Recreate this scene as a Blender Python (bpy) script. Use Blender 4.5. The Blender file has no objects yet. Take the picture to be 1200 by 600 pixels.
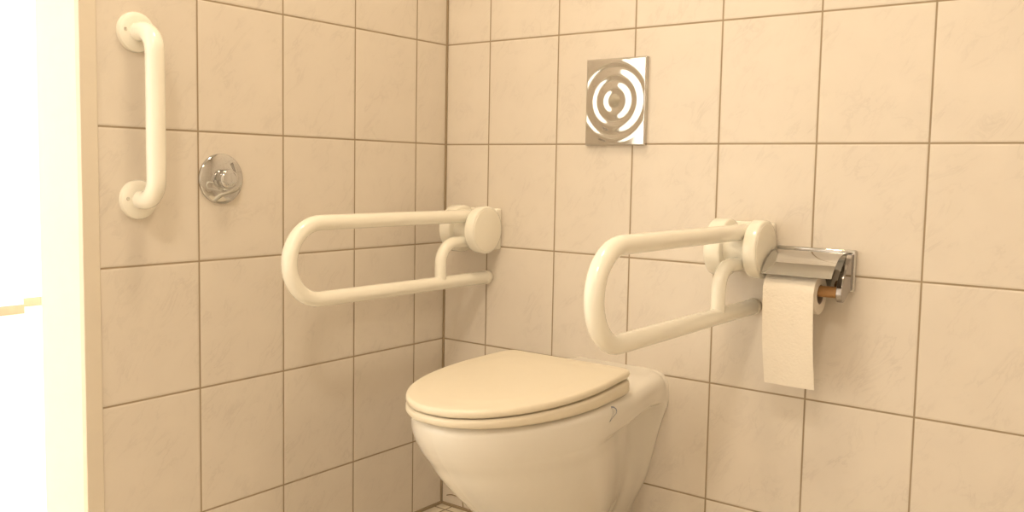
import bpy, bmesh, math, random
from math import pi, sin, cos, sqrt
from mathutils import Vector, Matrix
from mathutils.bvhtree import BVHTree

sc = bpy.context.scene
C = sc.collection
V = Vector
random.seed(4)

# ------------------------------------------------------------------ materials
def new_mat(name):
    m = bpy.data.materials.new(name); m.use_nodes = True
    nt = m.node_tree
    return m, nt, nt.nodes['Principled BSDF']

def lin(r, g, b):
    f = lambda c: (c/255/12.92) if c/255 <= .04045 else ((c/255+.055)/1.055)**2.4
    return (f(r), f(g), f(b), 1)

def plain(name, col, rough=.4, metal=0, noise=.03, scale=40, coat=0, bump=0, bscale=80):
    m, nt, b = new_mat(name)
    N, L = nt.nodes, nt.links
    tc = N.new('ShaderNodeTexCoord')
    nz = N.new('ShaderNodeTexNoise'); nz.inputs['Scale'].default_value = scale
    L.new(tc.outputs['Object'], nz.inputs['Vector'])
    mx = N.new('ShaderNodeMix'); mx.data_type = 'RGBA'
    mx.inputs[6].default_value = [c*(1-noise) for c in col[:3]]+[1]
    mx.inputs[7].default_value = [min(1, c*(1+noise)) for c in col[:3]]+[1]
    L.new(nz.outputs['Fac'], mx.inputs[0]); L.new(mx.outputs[2], b.inputs['Base Color'])
    b.inputs['Roughness'].default_value = rough; b.inputs['Metallic'].default_value = metal
    b.inputs['Coat Weight'].default_value = coat
    b.inputs['Coat Roughness'].default_value = .08
    if bump:
        n2 = N.new('ShaderNodeTexNoise'); n2.inputs['Scale'].default_value = bscale
        L.new(tc.outputs['Object'], n2.inputs['Vector'])
        bp = N.new('ShaderNodeBump'); bp.inputs['Strength'].default_value = bump; bp.inputs['Distance'].default_value = .002
        L.new(n2.outputs['Fac'], bp.inputs['Height']); L.new(bp.outputs['Normal'], b.inputs['Normal'])
    return m

def tile_mat(name, ua, va, u0, v0, us, vs, gw, tile, vein, grout, rough=.32):
    """Tiles us x vs on the plane of axes ua, va; joints at u0 + k us and v0 + k vs."""
    m, nt, b = new_mat(name)
    N, L = nt.nodes, nt.links
    def M(op, a, c=None, d=None, clamp=False):
        n = N.new('ShaderNodeMath'); n.operation = op; n.use_clamp = clamp
        for i, x in enumerate((a, c, d)):
            if x is None: continue
            if isinstance(x, (int, float)): n.inputs[i].default_value = x
            else: L.new(x, n.inputs[i])
        return n.outputs[0]
    tc = N.new('ShaderNodeTexCoord'); sp = N.new('ShaderNodeSeparateXYZ')
    L.new(tc.outputs['Object'], sp.inputs[0])
    dist, ids = [], []
    for ax, o, s in ((ua, u0, us), (va, v0, vs)):
        t = M('DIVIDE', M('SUBTRACT', sp.outputs[ax], o), s)
        f = M('FRACT', t); ids.append(M('FLOOR', t))
        dist.append(M('MULTIPLY', M('MINIMUM', f, M('SUBTRACT', 1.0, f)), s))
    d = M('MINIMUM', dist[0], dist[1])
    mask = N.new('ShaderNodeMapRange'); mask.interpolation_type = 'SMOOTHSTEP'
    mask.inputs['From Min'].default_value = gw/2-.0007; mask.inputs['From Max'].default_value = gw/2+.0007
    L.new(d, mask.inputs['Value'])                       # 0 in the joint, 1 on the tile
    edge = N.new('ShaderNodeMapRange'); edge.interpolation_type = 'SMOOTHSTEP'
    edge.inputs['From Min'].default_value = gw/2-.001; edge.inputs['From Max'].default_value = gw/2+.0035
    L.new(d, edge.inputs['Value'])
    # each tile shows its own piece of the pattern
    wn = N.new('ShaderNodeTexWhiteNoise'); wn.noise_dimensions = '2D'
    cb = N.new('ShaderNodeCombineXYZ'); L.new(ids[0], cb.inputs[0]); L.new(ids[1], cb.inputs[1])
    L.new(cb.outputs[0], wn.inputs['Vector'])
    sc1 = N.new('ShaderNodeVectorMath'); sc1.operation = 'SCALE'; sc1.inputs['Scale'].default_value = 7
    L.new(wn.outputs['Color'], sc1.inputs[0])
    uv = N.new('ShaderNodeCombineXYZ'); L.new(sp.outputs[ua], uv.inputs[0]); L.new(sp.outputs[va], uv.inputs[1])
    ad = N.new('ShaderNodeVectorMath'); ad.operation = 'ADD'
    L.new(uv.outputs[0], ad.inputs[0]); L.new(sc1.outputs[0], ad.inputs[1])
    mp = N.new('ShaderNodeMapping'); mp.inputs['Rotation'].default_value = (0, 0, .95 if ua == 0 else -.95)
    mp.inputs['Scale'].default_value = (1, 2.6, 1)
    # stretch along the diagonal
    rot = N.new('ShaderNodeVectorRotate'); rot.rotation_type = 'Z_AXIS'; rot.inputs['Angle'].default_value = -.9
    L.new(ad.outputs[0], rot.inputs['Vector'])
    mp.inputs['Rotation'].default_value = (0, 0, 0)
    L.new(rot.outputs[0], mp.inputs['Vector'])
    nz = N.new('ShaderNodeTexNoise'); nz.inputs['Scale'].default_value = 9; nz.inputs['Detail'].default_value = 6
    nz.inputs['Roughness'].default_value = .62; nz.inputs['Distortion'].default_value = .8
    L.new(mp.outputs[0], nz.inputs['Vector'])
    v = M('ABSOLUTE', M('SUBTRACT', nz.outputs['Fac'], .5))
    vm = N.new('ShaderNodeMapRange'); vm.inputs['From Min'].default_value = 0; vm.inputs['From Max'].default_value = .035
    vm.inputs['To Min'].default_value = 1; vm.inputs['To Max'].default_value = 0
    L.new(v, vm.inputs['Value'])
    n2 = N.new('ShaderNodeTexNoise'); n2.inputs['Scale'].default_value = 14; n2.inputs['Detail'].default_value = 5
    L.new(ad.outputs[0], n2.inputs['Vector'])
    br = M('MULTIPLY', vm.outputs[0], M('MULTIPLY_ADD', n2.outputs['Fac'], 3.0, -1.25, True), None, True)
    cl = M('ADD', M('MULTIPLY', br, .55), M('MULTIPLY_ADD', n2.outputs['Fac'], .5, -.1, True), None, True)
    mx = N.new('ShaderNodeMix'); mx.data_type = 'RGBA'
    mx.inputs[6].default_value = tile; mx.inputs[7].default_value = vein
    L.new(cl, mx.inputs[0])
    gx = N.new('ShaderNodeMix'); gx.data_type = 'RGBA'; gx.inputs[6].default_value = grout
    L.new(mask.outputs[0], gx.inputs[0]); L.new(mx.outputs[2], gx.inputs[7])
    L.new(gx.outputs[2], b.inputs['Base Color'])
    rg = N.new('ShaderNodeMapRange'); rg.inputs['To Min'].default_value = .9; rg.inputs['To Max'].default_value = rough
    L.new(mask.outputs[0], rg.inputs['Value']); L.new(rg.outputs[0], b.inputs['Roughness'])
    h = M('ADD', edge.outputs[0], M('MULTIPLY', n2.outputs['Fac'], .12))
    bp = N.new('ShaderNodeBump'); bp.inputs['Strength'].default_value = .5; bp.inputs['Distance'].default_value = .0015
    L.new(h, bp.inputs['Height']); L.new(bp.outputs['Normal'], b.inputs['Normal'])
    return m

def wood_mat(name, a, b_, plank=.12):
    m, nt, b = new_mat(name)
    N, L = nt.nodes, nt.links
    tc = N.new('ShaderNodeTexCoord'); mp = N.new('ShaderNodeMapping'); mp.inputs['Scale'].default_value = (1.2, 14, 1)
    L.new(tc.outputs['Object'], mp.inputs['Vector'])
    nz = N.new('ShaderNodeTexNoise'); nz.inputs['Scale'].default_value = 2.2; nz.inputs['Detail'].default_value = 6
    L.new(mp.outputs[0], nz.inputs['Vector'])
    mx = N.new('ShaderNodeMix'); mx.data_type = 'RGBA'; mx.inputs[6].default_value = a; mx.inputs[7].default_value = b_
    L.new(nz.outputs['Fac'], mx.inputs[0]); L.new(mx.outputs[2], b.inputs['Base Color'])
    b.inputs['Roughness'].default_value = .35
    return m

def emit_mat(name, col, s):
    m, nt, b = new_mat(name)
    b.inputs['Base Color'].default_value = col
    b.inputs['Emission Color'].default_value = col; b.inputs['Emission Strength'].default_value = s
    return m

RH = .2477; RZ = .1876
TILE, VEIN, GROUT = (.80, .735, .65, 1), (.66, .60, .53, 1), (.36, .28, .185, 1)
m_back = tile_mat('tiles_back', 0, 2, .1385, RZ, .2, RH, .0034, TILE, VEIN, GROUT)
m_left = tile_mat('tiles_left', 1, 2, -.1096, RZ, .2, RH, .0034, TILE, VEIN, GROUT)
m_floor = tile_mat('tiles_floor', 0, 1, .04, -.03, .1, .1, .004, (.76, .69, .57, 1), (.64, .57, .46, 1), (.25, .19, .12, 1), .45)
m_plaster = plain('painted_plaster', (.84, .82, .77), .75, noise=.02, bump=.1)
m_trim = plain('edge_trim', (.78, .71, .60), .45, noise=.02)
m_white = plain('white_paint', (.85, .84, .80), .6, noise=.02)
m_wood = wood_mat('light_wood_floor', (.74, .62, .45, 1), (.60, .47, .31, 1))
m_skirt = wood_mat('skirting_wood', (.27, .15, .085, 1), (.22, .12, .065, 1))
m_ceramic = plain('white_ceramic', (.84, .81, .75), .12, noise=.01, coat=.6)
m_seat = plain('seat_plastic', (.82, .75, .615), .36, noise=.01)
m_ivory = plain('ivory_coating', (.95, .925, .83), .22, noise=.012, coat=.5)
m_cap = plain('ivory_plastic', (.94, .905, .80), .38, noise=.015)
m_chrome = plain('chrome', (.60, .60, .60), .05, 1, noise=.01)
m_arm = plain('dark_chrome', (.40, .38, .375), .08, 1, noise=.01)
m_steel = plain('polished_steel', (.62, .61, .595), .07, 1, noise=.02, scale=8)
m_paper = plain('tissue_paper', (.88, .82, .72), .9, noise=.03, scale=60, bump=.5, bscale=220)
m_card = plain('cardboard', (.45, .38, .30), .9, noise=.08)
m_roller = plain('brown_roller', (.45, .24, .09), .5, noise=.15, scale=60)
m_silicone = plain('silicone', (.34, .265, .17), .6, noise=.06)
m_label = plain('sticker_face', (.72, .70, .66), .35, noise=.02)
m_labelrim = plain('sticker_rim', (.20, .24, .34), .4, noise=.05)
m_thread = plain('thread', (.22, .15, .05), .8, noise=.1)
m_screw = plain('screw_metal', (.7, .68, .64), .25, 1, noise=.02)

# ------------------------------------------------------------------ mesh helpers
def obj(name, bm, mat, parent=None, smooth=True, angle=40, bevel=0, seg=3):
    bmesh.ops.recalc_face_normals(bm, faces=bm.faces)
    me = bpy.data.meshes.new(name); bm.to_mesh(me); bm.free()
    o = bpy.data.objects.new(name, me); C.objects.link(o)
    me.materials.append(mat)
    if smooth:
        for p in me.polygons: p.use_smooth = True
        me.set_sharp_from_angle(angle=math.radians(angle))
    if bevel:
        md = o.modifiers.new('bevel', 'BEVEL'); md.width = bevel; md.segments = seg; md.limit_method = 'ANGLE'
        md.angle_limit = math.radians(35); md.harden_normals = False
    if parent is not None:
        o.parent = parent
        o.matrix_parent_inverse = Matrix.Translation(-parent.location)
    return o

def thing(name, label, cat, loc, group=None):
    o = bpy.data.objects.new(name, None); C.objects.link(o)
    o.location = loc; o.empty_display_size = .05
    return tag(o, label, cat, group)

def tag(o, label, cat, group=None):
    o['label'] = label; o['category'] = cat
    if group: o['group'] = group
    return o

def struct(name, bm, mat, label=None, **k):
    o = obj(name, bm, mat, None, **k); o['kind'] = 'structure'
    if label: o['label'] = label
    return o

def box(bm, x0, x1, y0, y1, z0, z1):
    vs = [bm.verts.new((x, y, z)) for x in (x0, x1) for y in (y0, y1) for z in (z0, z1)]
    for f in ((0,1,3,2),(4,6,7,5),(0,4,5,1),(2,3,7,6),(0,2,6,4),(1,5,7,3)):
        bm.faces.new([vs[i] for i in f])
    return bm

def boxm(*a): return box(bmesh.new(), *a)

def loft(bm, rings, cap0=True, cap1=True, closed=True):
    R = [[bm.verts.new(p) for p in r] for r in rings]
    n = len(R[0])
    for a, b in zip(R, R[1:]):
        for i in range(n if closed else n-1):
            j = (i+1) % n
            bm.faces.new((a[i], a[j], b[j], b[i]))
    if cap0: bm.faces.new(R[0][::-1])
    if cap1: bm.faces.new(R[-1])
    return bm

def frame_for(d, ref=V((0,0,1))):
    d = d.normalized()
    if abs(d.dot(ref)) > .95: ref = V((1,0,0))
    u = d.cross(ref).normalized(); return u, d.cross(u).normalized()

def lathe(origin, axis, prof, n=48, cap0=True, cap1=True, bm=None):
    """prof: list of (distance along axis, radius)."""
    bm = bm or bmesh.new(); axis = V(axis).normalized(); o = V(origin)
    u, w = frame_for(axis)
    rings = [[o+axis*h+(u*cos(2*pi*k/n)+w*sin(2*pi*k/n))*r for k in range(n)] for h, r in prof]
    return loft(bm, rings, cap0, cap1)

def tube(pts, r, n=24, bm=None, round0=False, round1=False):
    bm = bm or bmesh.new(); pts = [V(p) for p in pts]
    rad = [r]*len(pts)
    def dome(p, d):
        return [(p+d*r*sin(a), r*cos(a)) for a in (pi/8, pi/4, 3*pi/8, .47*pi)]
    T = []
    for i in range(len(pts)):
        a = pts[max(i-1, 0)]; b = pts[min(i+1, len(pts)-1)]
        T.append((b-a).normalized())
    if round1:
        for p, rr in dome(pts[-1], T[-1]): pts.append(p); rad.append(rr); T.append(T[-1])
    if round0:
        q = dome(pts[0], -T[0])
        for p, rr in q: pts.insert(0, p); rad.insert(0, rr); T.insert(0, T[0])
    u, w = frame_for(T[0]); rings = []
    for i, p in enumerate(pts):
        if i:
            q = T[i-1].rotation_difference(T[i]); u = q @ u
        u = (u-T[i]*u.dot(T[i])).normalized(); w = T[i].cross(u)
        rings.append([p+(u*cos(2*pi*k/n)+w*sin(2*pi*k/n))*rad[i] for k in range(n)])
    return loft(bm, rings)

def arc(c, r, a0, a1, e1, e2, n=14):
    c, e1, e2 = V(c), V(e1), V(e2)
    return [c+e1*r*cos(a0+(a1-a0)*i/n)+e2*r*sin(a0+(a1-a0)*i/n) for i in range(n+1)]

def spline(P, per=8):
    """Catmull-Rom through 2-D points."""
    out = []
    for i in range(len(P)-1):
        p0 = P[i-1] if i else P[0]; p1, p2 = P[i], P[i+1]; p3 = P[i+2] if i+2 < len(P) else P[-1]
        for k in range(per):
            t = k/per
            out.append(tuple(.5*((2*b)+(-a+c)*t+(2*a-5*b+4*c-d)*t*t+(-a+3*b-3*c+d)*t**3)
                             for a, b, c, d in zip(p0, p1, p2, p3)))
    out.append(tuple(P[-1])); return out

# ------------------------------------------------------------------ the room
YF, XR, ZC = -2.45, 2.35, 2.5          # front wall, right wall, ceiling
YE = -.906                              # where the tiles of the left wall end
YO = -.936                              # edge of the doorway
YO2 = -2.0                              # far side of the doorway
WT = .15                                # thickness of the left wall
HX, HY0, HY1, HZ = -3.8, -4.2, 3.2, 2.8   # the bright hall

struct('floor', boxm(0, XR, YF, 0, -.08, 0), m_floor, smooth=False)
struct('wall_back', boxm(-WT, XR+.1, 0, .12, -.08, ZC), m_back, smooth=False)
bm = boxm(-WT+.001, 0, YE, 0, -.08, ZC)
struct('wall_left', bm, m_left, smooth=False)
struct('trim_1', boxm(-.012, .0025, YO, YE+.0005, 0, 2.12), m_trim, bevel=.0015)
bm = boxm(-WT, -.0115, YO+.0005, YE+.0002, -.08, 2.12)
struct('wall_end', bm, m_white, smooth=False)
bm = box(bmesh.new(), -WT, 0, YO2, YE+.0002, 2.12, ZC); box(bm, -WT, 0, YF, YO2, -.08, ZC)
struct('wall_left_beyond_doorway', bm, m_plaster, smooth=False)
struct('wall_right', boxm(XR, XR+.1, YF, 0, -.08, ZC), m_left, smooth=False)
struct('wall_front', boxm(0, XR+.1, YF-.1, YF, -.08, ZC), m_back, smooth=False)
struct('ceiling', boxm(-WT, XR+.1, YF-.1, .12, ZC, ZC+.1), m_plaster, smooth=False)
# sealing joints in the corner
struct('trim_2', boxm(0, .0045, -.0045, 0, 0, ZC), m_silicone, smooth=False)
bm = box(bmesh.new(), .0045, XR, -.006, 0, 0, .006); box(bm, 0, .006, YE, -.0045, 0, .006)
struct('trim_3', bm, m_silicone, smooth=False)

# the hall beyond the doorway
struct('floor_hall', boxm(HX-.6, 0, HY0, HY1, -.08, -.0005), m_wood, smooth=False)
bpy.data.objects['floor_hall'].scale = (1, 1, 1)
YS = .672
bm = box(bmesh.new(), HX-.12, HX, HY0, YS, -.08, HZ); box(bm, HX-.40, HX-.24, YS-.1, HY1, -.08, HZ)
box(bm, HX-.3, HX-.12, YS-.12, YS-.001, -.08, HZ)
struct('wall_hall_far', bm, m_white, smooth=False)
bm = box(bmesh.new(), HX, HX+.016, HY0, YS, 0, .052)
box(bm, HX-.24, HX-.224, YS, HY1, 0, .052)
struct('baseboard_hall', bm, m_skirt, smooth=False)
# hall: plain side wall, end wall with the tall window
struct('wall_hall_side', boxm(HX-.1, 0, HY0-.1, HY0, -.08, HZ), m_white, smooth=False)
W0, W1, WZ0, WZ1 = -3.6, -.4, .3, 2.6
bm = box(bmesh.new(), HX-.6, W0, HY1, HY1+.15, -.08, HZ); box(bm, W1, 0, HY1, HY1+.15, -.08, HZ)
box(bm, W0, W1, HY1, HY1+.15, -.08, WZ0); box(bm, W0, W1, HY1, HY1+.15, WZ1, HZ)
struct('wall_hall_window', bm, m_white, smooth=False)
bm = bmesh.new()
for x in (W0, (W0+W1)/2-.03, W1-.06): box(bm, x, x+.06, HY1+.05, HY1+.10, WZ0, WZ1)
for z in (WZ0, WZ1-.06): box(bm, W0, W1, HY1+.05, HY1+.10, z, z+.06)
struct('window_1', bm, m_white, smooth=False)
bm = box(bmesh.new(), -WT, 0, HY0, YF-.1, -.08, HZ); box(bm, -WT, 0, .12, HY1, -.08, HZ)
box(bm, -WT, 0, YF-.1, .12, ZC+.1, HZ)
struct('wall_hall_near', bm, m_white, smooth=False)
struct('ceiling_hall', boxm(HX-.6, 0, HY0-.15, HY1+.15, HZ, HZ+.1), m_white, smooth=False)

# ------------------------------------------------------------------ toilet
TX = .511
toilet = thing('toilet', 'white wall-hung ceramic toilet with closed lid in the tiled corner', 'toilet', (TX, 0, .06))
def half_outline(xb, xw, xm, ym, yf):
    P = [(xb, 0), (xb*1.0, -.012), (xb+(xw-xb)*.55, -.035), (xw, -.082)]
    P.append((xw+(xm-xw)*.34, -.082+(ym+.082)*.33)); P.append((xw+(xm-xw)*.75, -.082+(ym+.082)*.68))
    for a in (0, 15, 30, 45, 58, 70, 80, 90):
        t = math.radians(a)
        P.append((xm*cos(t)**.97 if a < 90 else 0, ym+(yf-ym)*sin(t)))
    return spline(P, 8)
LEV = [  # z, xb, xw, xm, ym, yf, forward droop
    (.072, .020, .016, .026, -.10, -.18, 0),
    (.080, .030, .025, .045, -.13, -.235, 0),
    (.100, .042, .034, .062, -.17, -.278, 0),
    (.140, .058, .053, .090, -.21, -.346, 0),
    (.200, .086, .076, .118, -.245, -.424, 0),
    (.260, .102, .086, .139, -.275, -.489, .1),
    (.310, .114, .088, .151, -.30, -.536, .3),
    (.342, .123, .084, .156, -.315, -.559, .5),
    (.360, .129, .083, .1595, -.325, -.573, .65),
    (.370, .133, .090, .161, -.33, -.580, .75),
    (.378, .1345, .118, .162, -.33, -.585, .85),
    (.385, .1355, .134, .163, -.333, -.589, .9),
    (.396, .1355, .138, .1642, -.335, -.595, .95),
    (.410, .135, .140, .165, -.335, -.601, 1),
    (.424, .131, .142, .1655, -.335, -.604, 1),
    (.434, .124, .138, .164, -.335, -.604, 1),
    (.4405, .114, .131, .160, -.335, -.600, 1),
    (.4440, .100, .121, .153, -.335, -.593, 1),
    (.4450, .084, .106, .140, -.335, -.577, 1)]
def droop(y):
    t = min(1, max(0, (-y-.07)/.13)); return .0085*t*t*(3-2*t)
rings = []
for z, xb, xw, xm, ym, yf, k in spline(LEV, 6):
    h = half_outline(xb, xw, xm, ym, yf)
    rings.append([V((TX+x, y, z-k*droop(y))) for x, y in h]+[V((TX-x, y, z-k*droop(y))) for x, y in h[-2::-1]])
bm = loft(bmesh.new(), rings, True, False)
top = rings[-1]
# flat top closed by strips between the mirrored halves
bm.verts.ensure_lookup_table()
tv = bm.verts[-len(top):]; n = len(tv)
for i in range(n//2):
    a, b, c, d = tv[i], tv[i+1], tv[n-2-i], tv[n-1-i]
    if b is c: bm.faces.new((a, b, d))
    else: bm.faces.new((a, b, c, d))
for _ in range(8):
    bmesh.ops.smooth_vert(bm, verts=[v for v in bm.verts if v.co.z < .40 and -.36 < v.co.y < -.022 and v.co.z > .08], factor=.5, use_axis_x=True, use_axis_y=True, use_axis_z=False)
bowl_bvh = BVHTree.FromBMesh(bm)
obj('bowl', bm, m_ceramic, toilet, angle=70)

def seat_half(off=0, n=8):
    hw, yb = .1642-off, -.190-off
    P = [(0, yb), (.05-off*.4, yb), (.095-off*.7, yb), (.132-off, yb-.0005), (.1475-off, yb-.007), (.1548-off, yb-.026-off*.2), (.1595-off, -.265-off*.5), (.1632-off, -.310-off*.2), (hw, -.35)]
    for a in (12, 25, 38, 50, 62, 74, 82, 90):
        t = math.radians(a)
        P.append((hw*cos(t)**.93 if a < 90 else 0, -.35-(.266-off)*sin(t)))
    return spline(P, 5)
def ring_at(off, zf):
    h = seat_half(off)
    r = [(x, y) for x, y in h]+[(-x, y) for x, y in h[-2:0:-1]]
    return [V((TX+x, y, zf(x, y))) for x, y in r]
tilt = lambda y: .016*(1-min(1, max(0, (-y-.190)/.42)))     # higher towards the hinge
rim = lambda y: .4455-droop(y)
def slab(bot, top_, e, flat_in=None):
    R = []
    prof = [(e, bot), (e*.35, bot+.0012), (0, bot+e*.9), (0, top_-e), (e*.3, top_-e*.3), (e, top_)]
    for off, z in prof: R.append((off, z))
    return R
# seat: a ring with an opening
zs_ = lambda z: (lambda x, y: rim(y)+z+tilt(y)*.85*min(1, max(0, (z-.0012)/.0143)))   # rests on the rim, rises with the lid
rs = [ring_at(o, zs_(z)) for o, z in slab(.0012, .0160, .0045)]
rs += [ring_at(o, zs_(z)) for o, z in ((.055, .0160), (.060, .009), (.058, .0012))]
bm = loft(bmesh.new(), rs+[rs[0]], False, False)
bmesh.ops.remove_doubles(bm, verts=bm.verts, dist=1e-6)
obj('seat', bm, m_seat, toilet, angle=60)
# lid: slightly domed, rounded edge
zl = lambda z: (lambda x, y: rim(y)+z+tilt(y))
rs = [ring_at(o, zl(z)) for o, z in slab(.0178, .0325, .0055)]
base = ring_at(.005, lambda x, y: 0)
for k, z in ((.9, .0327), (.80, .0328), (.77, .0338), (.72, .0342), (.5, .0347), (.25, .0349)):
    rs.append([V((TX+(p.x-TX)*k, -.39+(p.y+.39)*k, zl(z)(0, -.39+(p.y+.39)*k))) for p in base])
bm = loft(bmesh.new(), rs, True, False)
bm.verts.ensure_lookup_table()
n = len(rs[-1]); tv = bm.verts[-n:]
for i in range(n//2):
    q = [tv[i], tv[i+1], tv[(n-i-1) % n], tv[(n-i) % n]]
    u = []
    for v_ in q:
        if v_ not in u: u.append(v_)
    if len(u) > 2: bm.faces.new(u)
obj('lid', bm, m_seat, toilet, angle=50)
# small sticker on the side under the seat
def on_bowl(y, z, off):
    hit = bowl_bvh.ray_cast(V((2, y, z)), V((-1, 0, 0)))
    return hit[0]+V((.96, -.2, .05)).normalized()*off
def decal(name, P, off, mat, parent, th=.0006):
    bm = bmesh.new()
    a = [bm.verts.new(on_bowl(y, z, off)) for y, z in P]; b = [bm.verts.new(on_bowl(y, z, off-th)) for y, z in P]
    bm.faces.new(a)
    for i in range(len(P)): bm.faces.new((a[i], a[(i+1) % len(P)], b[(i+1) % len(P)], b[i]))
    return obj(name, bm, mat, parent, smooth=False)
P0 = [(-.2948, .4043), (-.2806, .4101), (-.267, .4145), (-.2640, .4183), (-.2663, .4235), (-.2734, .4285), (-.2821, .4305), (-.2835, .4285), (-.2805, .421), (-.2835, .4145)]
cy = sum(p[0] for p in P0)/len(P0); cz = sum(p[1] for p in P0)/len(P0)
st = decal('sticker', P0, .0010, m_labelrim, toilet)
st['label'] = 'pale sticker with a blue edge'
decal('sticker_face', [((y-cy)*.80+cy-.0012, (z-cz)*.80+cz) for y, z in P0], .0014, m_label, st)

# ------------------------------------------------------------------ hinged support rails
def support_rail(label, cap_x):
    ZD, YD, RD = .7265, -.0600, .0565
    t = thing('hinged_support_rail', label, 'grab rail', (cap_x-.05, 0, ZD), 'hinged support rails beside the toilet')
    x1 = cap_x; x0 = cap_x-.106
    zt, zb, reach = .7585, .6065, .612
    cx = cap_x-.0425
    def cheek(name, a, b):
        n = 48; bm = bmesh.new(); e = .004; R = []
        for x, r in ((a, RD-e), (a+e*.3, RD-e*.3), (a+e, RD), (b-e, RD), (b-e*.3, RD-e*.3), (b, RD-e)):
            R.append([V((x, YD+r*cos(2*pi*k/n), ZD+r*sin(2*pi*k/n))) for k in range(n)])
        loft(bm, R); return obj(name, bm, m_ivory, t, angle=45)
    cheek('hinge_cheek', x0, x0+.034)
    c2 = cheek('hinge_cheek', x1-.027, x1)
    # lid disc on the outer cheek
    n = 48
    bm = lathe((x1-.0005, YD, ZD), (1, 0, 0), [(0, RD-.006), (.0014, RD-.0065), (.0018, RD-.008), (.0022, .01)])
    obj('cover_disc', bm, m_cap, c2)
    bm = lathe((x0+.030, YD, ZD), (1, 0, 0), [(0, .040), (x1-.024-x0-.030, .040)])
    obj('hinge_core', bm, m_cap, t)
    # flat mounting plate between hinge and wall
    bm = boxm(x0+.004, x1-.004, -.022, 0, ZD-.050, ZD+.050)
    obj('wall_plate', bm, m_ivory, t, bevel=.005)
    r = .0155; R = (zt-zb)/2; yb = -reach+R
    pts = [(cx, YD-.010, zt)]+[(cx, YD-.03-(-yb+YD-.03)*i/8, zt) for i in range(9)]
    pts = pts[:-1]+arc((cx, yb, (zt+zb)/2), R, pi/2, 3*pi/2, (0, 1, 0), (0, 0, 1), 22)
    pts += [(cx, yb+(-.016-yb)*i/8, zb) for i in range(1, 9)]
    obj('rail_tube', tube(pts, r, 28), m_ivory, t, angle=60)
    # bent brace from the hinge down to the lower tube
    yv = -.178; rb = .046
    bp = [(cx, YD-.012, .698), (cx, YD-.035, .698)]+arc((cx, yv+rb, .698-rb), rb, pi/2, pi, (0, 1, 0), (0, 0, 1), 14)+[(cx, yv, zb+.008)]
    obj('brace_tube', tube(bp, .0135, 24), m_ivory, t, angle=60)
    bm = lathe((cx, -.0175, zb), (0, 1, 0), [(0, .0145), (.003, .0168), (.012, .0168), (.0172, .014)])
    obj('wall_buffer', bm, m_cap, t)
    return t
support_rail('ivory hinged support rail nearer the room corner, left of the toilet', .188)
support_rail('ivory hinged support rail over the toilet, beside the paper holder', .8715)

# ------------------------------------------------------------------ fixed grab bar on the left wall
gb = thing('grab_rail', 'short vertical ivory grab bar on two round flanges beside the doorway', 'grab bar', (0, -.834, .951))
zT, zB, yG, out, rg = 1.099, .803, -.834, .062, .0165
for z in (zT, zB):
    bm = lathe((0, yG, z), (1, 0, 0), [(0, .0355), (.004, .0355), (.008, .034), (.0105, .030), (.0115, .0265), (.012, .018)])
    f = obj('flange', bm, m_ivory, gb, angle=35)
    bm = lathe((.0112, yG-.024, z+.002), (1, 0, 0), [(0, .0035), (.0012, .003), (.0016, .0015)], n=16)
    s = obj('screw', bm, m_screw, f); s['label'] = 'small shiny screw head'
rc = .038
pts = [(.010, yG, zT), (out-rc, yG, zT)]+arc((out-rc, yG, zT-rc), rc, pi/2, 0, (1, 0, 0), (0, 0, 1), 14)
pts += [(out, yG, zT-rc-(zT-zB-2*rc)*i/8) for i in range(1, 8)]
pts += arc((out-rc, yG, zB+rc), rc, 0, -pi/2, (1, 0, 0), (0, 0, 1), 14)+[(.010, yG, zB)]
obj('bar', tube(pts, rg, 28), m_ivory, gb, angle=60)

# ------------------------------------------------------------------ round chrome push valve
pv = thing('flush_button', 'round chrome push button with wide rosette on the left tiled wall', 'push button', (0, -.661, .841))
bm = lathe((0, -.661, .841), (1, 0, 0), [(0, .0490), (.0035, .0490), (.0050, .0482), (.0062, .0460), (.0080, .040), (.0098, .033), (.0112, .0255), (.0115, .0205)], n=64)
obj('rosette', bm, m_chrome, pv, angle=50)
bm = lathe((.009, -.661, .841), (1, 0, 0), [(0, .0170), (.003, .0170), (.0045, .0185), (.019, .0185), (.0215, .0178), (.0228, .0160), (.0232, .012), (.0233, .006), (.0233, .001)], n=48)
obj('button', bm, m_chrome, pv, angle=50)

# ------------------------------------------------------------------ steel flush plate with concentric ripples
PX0, PX1, PZ0, PZ1, PT = .4235, .5735, .9275, 1.1165, .012
fp = thing('flush_plate', 'polished steel flush plate with concentric ripples on the back wall', 'flush plate', ((PX0+PX1)/2, 0, PZ0))
pcx, pcz = (PX0+PX1)/2-.002, (PZ0+PZ1)/2+.002
nx, nz = 150, 190
bm = bmesh.new(); g = []
lamb = .0285
def ripple(x, z):
    r = sqrt((x-pcx)**2+(z-pcz)**2)
    # distance to the border keeps the rim flat
    d = min(x-PX0, PX1-x, z-PZ0, PZ1-z)
    k = min(1, max(0, (d-.0005)/.0018)); k = k*k*(3-2*k)
    fade = 1 if r < .088 else max(0, 1-(r-.088)/.006)
    edge = 0 if d > .0025 else (1-d/.0025)**2*.0022
    h = -1 if r < lamb/2 else cos(2*pi*r/lamb)
    return -PT-.00054*h*k*fade+edge
for i in range(nx+1):
    x = PX0+(PX1-PX0)*i/nx
    g.append([bm.verts.new((x, ripple(x, PZ0+(PZ1-PZ0)*j/nz), PZ0+(PZ1-PZ0)*j/nz)) for j in range(nz+1)])
for i in range(nx):
    for j in range(nz): bm.faces.new((g[i][j], g[i+1][j], g[i+1][j+1], g[i][j+1]))
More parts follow.
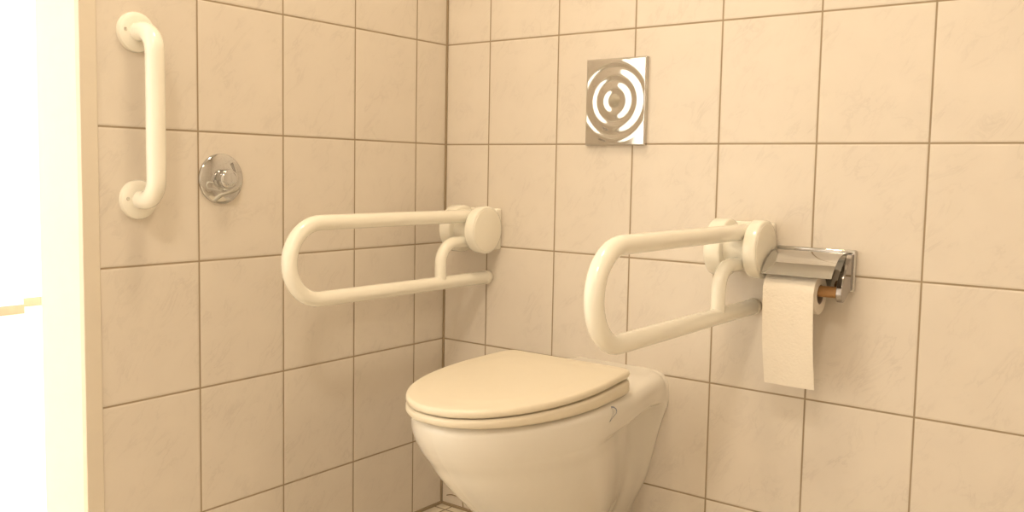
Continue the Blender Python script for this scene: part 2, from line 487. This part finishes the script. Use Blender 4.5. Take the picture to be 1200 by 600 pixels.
loop = [g[i][0] for i in range(nx+1)]+[g[nx][j] for j in range(1, nz+1)]+[g[i][nz] for i in range(nx-1, -1, -1)]+[g[0][j] for j in range(nz-1, 0, -1)]
back = [bm.verts.new((v.co.x, 0, v.co.z)) for v in loop]
for i in range(len(loop)):
    j = (i+1) % len(loop); bm.faces.new((loop[i], loop[j], back[j], back[i]))
bm.faces.new(back)
obj('plate', bm, m_steel, fp, angle=35)

# ------------------------------------------------------------------ paper holder and roll
ph = thing('toilet_paper_holder', 'chrome toilet paper holder with cover flap on the back wall', 'paper holder', (.945, 0, .694))
obj('back_plate', boxm(.874, 1.0245, -.010, 0, .654, .7325), m_chrome, ph, bevel=.003)
prof = spline([(-.0100, .7270), (-.030, .7262), (-.052, .7215), (-.073, .7120), (-.089, .6980), (-.0985, .6850)], 6)
bm = bmesh.new(); th = .0014
inner = []
for i, (y, z) in enumerate(prof):
    a = prof[max(i-1, 0)]; b = prof[min(i+1, len(prof)-1)]
    d = V((b[0]-a[0], b[1]-a[1])).normalized(); inner.append((y+d.y*-th*-1*-1, z+d.x*th))
sec = prof+inner[::-1]
loft(bm, [[V((x, y, z)) for y, z in sec] for x in (.879, 1.0090)])
obj('cover', bm, m_chrome, ph, angle=30)
def arm(x0, x1):
    P = spline([(-.010, .7245), (-.020, .7225), (-.036, .708), (-.056, .690), (-.068, .672), (-.073, .655), (-.068, .643), (-.058, .639), (-.046, .644), (-.030, .653), (-.010, .658)], 4)
    return loft(bmesh.new(), [[V((x, y, z)) for y, z in P] for x in (x0, x1)])
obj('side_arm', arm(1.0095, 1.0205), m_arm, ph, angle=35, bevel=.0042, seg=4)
obj('side_arm', arm(.8745, .8785), m_chrome, ph, angle=35, bevel=.001)
RY, RZc = -.0575, .6565
bm = lathe((.8775, RY, RZc), (1, 0, 0), [(0, .0105), (.1365, .0105)], n=28)
rl = obj('roller', bm, m_roller, ph); rl['label'] = 'brown roller'

tp = thing('toilet_paper_roll', 'thin roll of toilet paper with one long sheet hanging down', 'toilet paper', (.93, RY, .61))
ax, RO, RI = RZc-.0064, .0375, .0185
X0, X1 = .8815, .9775
prof = [(0, RI), (0, RO-.001), (.001, RO), (X1-X0-.001, RO), (X1-X0, RO-.001), (X1-X0, RI), (0, RI)]
bm = lathe((X0, RY, ax), (1, 0, 0), prof, 56, False, False)
bmesh.ops.remove_doubles(bm, verts=bm.verts, dist=1e-6)
obj('roll', bm, m_paper, tp, angle=35)
bm = lathe((X0+.0003, RY, ax), (1, 0, 0), [(0, RI), (X1-X0-.0006, RI), (X1-X0-.0006, RI-.0012), (0, RI-.0012), (0, RI)], 40, False, False)
bmesh.ops.remove_doubles(bm, verts=bm.verts, dist=1e-6)
obj('cardboard_core', bm, m_card, tp, angle=35)
# hanging sheet: follows the roll over the top, then drops
path = []
for i in range(13):
    a = math.radians(75+105*i/12); path.append((RY+(RO+.0012)*cos(a), ax+(RO+.0012)*sin(a)))
ys, zs = path[-1]
for i in range(1, 26):
    f = i/25; path.append((ys-.004*sin(f*pi*.9)+.010*f*f, zs-(zs-.4765)*f))
bm = bmesh.new(); nw = 14; th = .0008; R = []
for side in (0, 1):
    rows = []
    for i, (y, z) in enumerate(path):
        f = max(0, (i-12)/25); row = []
        for k in range(nw+1):
            u = k/nw; x = X0+.0003+(X1-X0-.0006)*u+.007*f
            w = .0012*sin(u*5+f*4)*f
            row.append(bm.verts.new((x, y-w+(th if side else 0)*(1 if i > 6 else .4), z-(th if side and i <= 6 else 0)-.0005*sin(u*3)*f)))
        rows.append(row)
    R.append(rows)
for rows in R:
    for a, b in zip(rows, rows[1:]):
        for k in range(nw): bm.faces.new((a[k], a[k+1], b[k+1], b[k]))
def rim_of(rows): return [r[0] for r in rows]+rows[-1][1:]+[r[-1] for r in rows[-2::-1]]+rows[0][-2:0:-1]
A, B = rim_of(R[0]), rim_of(R[1])
for i in range(len(A)): j = (i+1) % len(A); bm.faces.new((A[i], A[j], B[j], B[i]))
obj('hanging_sheet', bm, m_paper, tp, angle=50)

# ------------------------------------------------------------------ thread on the wall by the floor
pts = spline([(.020, .0252), (.033, .0295), (.0463, .0303), (.060, .0290), (.0694, .0256), (.0745, .016), (.0755, .0075)], 6)
o = obj('thread', tube([(x, -.0014, z) for x, z in pts], .0011, 8, round0=True, round1=True), m_thread)
tag(o, 'thin dark loose thread against the wall in the floor corner', 'thread')

# ------------------------------------------------------------------ lamp and light
LX, LY = .62, -.80
lp = thing('ceiling_lamp', 'round ceiling lamp with white glass shade above the toilet', 'lamp', (LX, LY, ZC))
obj('lamp_base', lathe((LX, LY, ZC), (0, 0, -1), [(0, .15), (.02, .15), (.026, .145)]), m_white, lp)
m_glow = emit_mat('lamp_glass', (1, .78, .48, 1), 4)
obj('lamp_shade', lathe((LX, LY, ZC-.022), (0, 0, -1), [(0, .14), (.02, .138), (.04, .12), (.052, .08), (.056, .03), (.057, .005)]), m_glow, lp)

def area(name, loc, rot, size, size_y, power, col, shape='RECTANGLE'):
    l = bpy.data.lights.new(name, 'AREA'); l.shape = shape; l.size = size
    if shape == 'RECTANGLE': l.size_y = size_y
    l.energy = power; l.color = col
    o = bpy.data.objects.new(name, l); C.objects.link(o); o.location = loc; o.rotation_euler = rot
    return o
area('ceiling_lamp_light', (LX, LY, ZC-.085), (0, 0, 0), .28, .28, 13, (1, .775, .51), 'DISK')
fill_lamp = thing('ceiling_lamp', 'added ceiling lamp for fill light, unseen near the front wall', 'lamp', (1.25, -2.0, ZC))  # second lamp is added, out of view, as fill for the lower walls
obj('lamp_base', lathe((1.25, -2.0, ZC), (0, 0, -1), [(0, .15), (.02, .15), (.026, .145)]), m_white, fill_lamp)
obj('lamp_shade', lathe((1.25, -2.0, ZC-.022), (0, 0, -1), [(0, .14), (.02, .138), (.04, .12), (.052, .08), (.056, .03), (.057, .005)]), m_glow, fill_lamp)
area('ceiling_lamp_light', (1.25, -2.0, ZC-.085), (0, 0, 0), .28, .28, 19, (1, .85, .67), 'DISK')  # fill light of the added lamp
# daylight through the hall window
area('hall_daylight', ((W0+W1)/2, HY1+.12, (WZ0+WZ1)/2), (math.radians(-90), 0, 0), W1-W0, WZ1-WZ0, 800, (1, .985, .95))

w = bpy.data.worlds.new('world'); sc.world = w; w.use_nodes = True
w.node_tree.nodes['Background'].inputs[0].default_value = (.85, .92, 1, 1)
w.node_tree.nodes['Background'].inputs[1].default_value = 1.0

# ------------------------------------------------------------------ camera
cd = bpy.data.cameras.new('camera'); co = bpy.data.objects.new('camera', cd); C.objects.link(co)
yaw, pit, rol, f = .6406, -.0799, .0195, 1048.17
fw = V((-sin(yaw)*cos(pit), cos(yaw)*cos(pit), sin(pit)))
rt = fw.cross(V((0, 0, 1))).normalized(); up = rt.cross(fw)
r2 = rt*cos(rol)+up*sin(rol); u2 = up*cos(rol)-rt*sin(rol)
co.matrix_world = Matrix(((r2.x, u2.x, -fw.x, 1.5099), (r2.y, u2.y, -fw.y, -1.7138), (r2.z, u2.z, -fw.z, .8669), (0, 0, 0, 1)))
cd.sensor_width = 36; cd.lens = f*36/1200
cd.shift_x = -6.511/1200; cd.shift_y = -15.303/1200
cd.clip_start = .02
sc.camera = co
sc.view_settings.view_transform = 'Standard'; sc.view_settings.look = 'None'
sc.view_settings.gamma = 1; sc.view_settings.use_curve_mapping = False
sc.view_settings.exposure = -.19
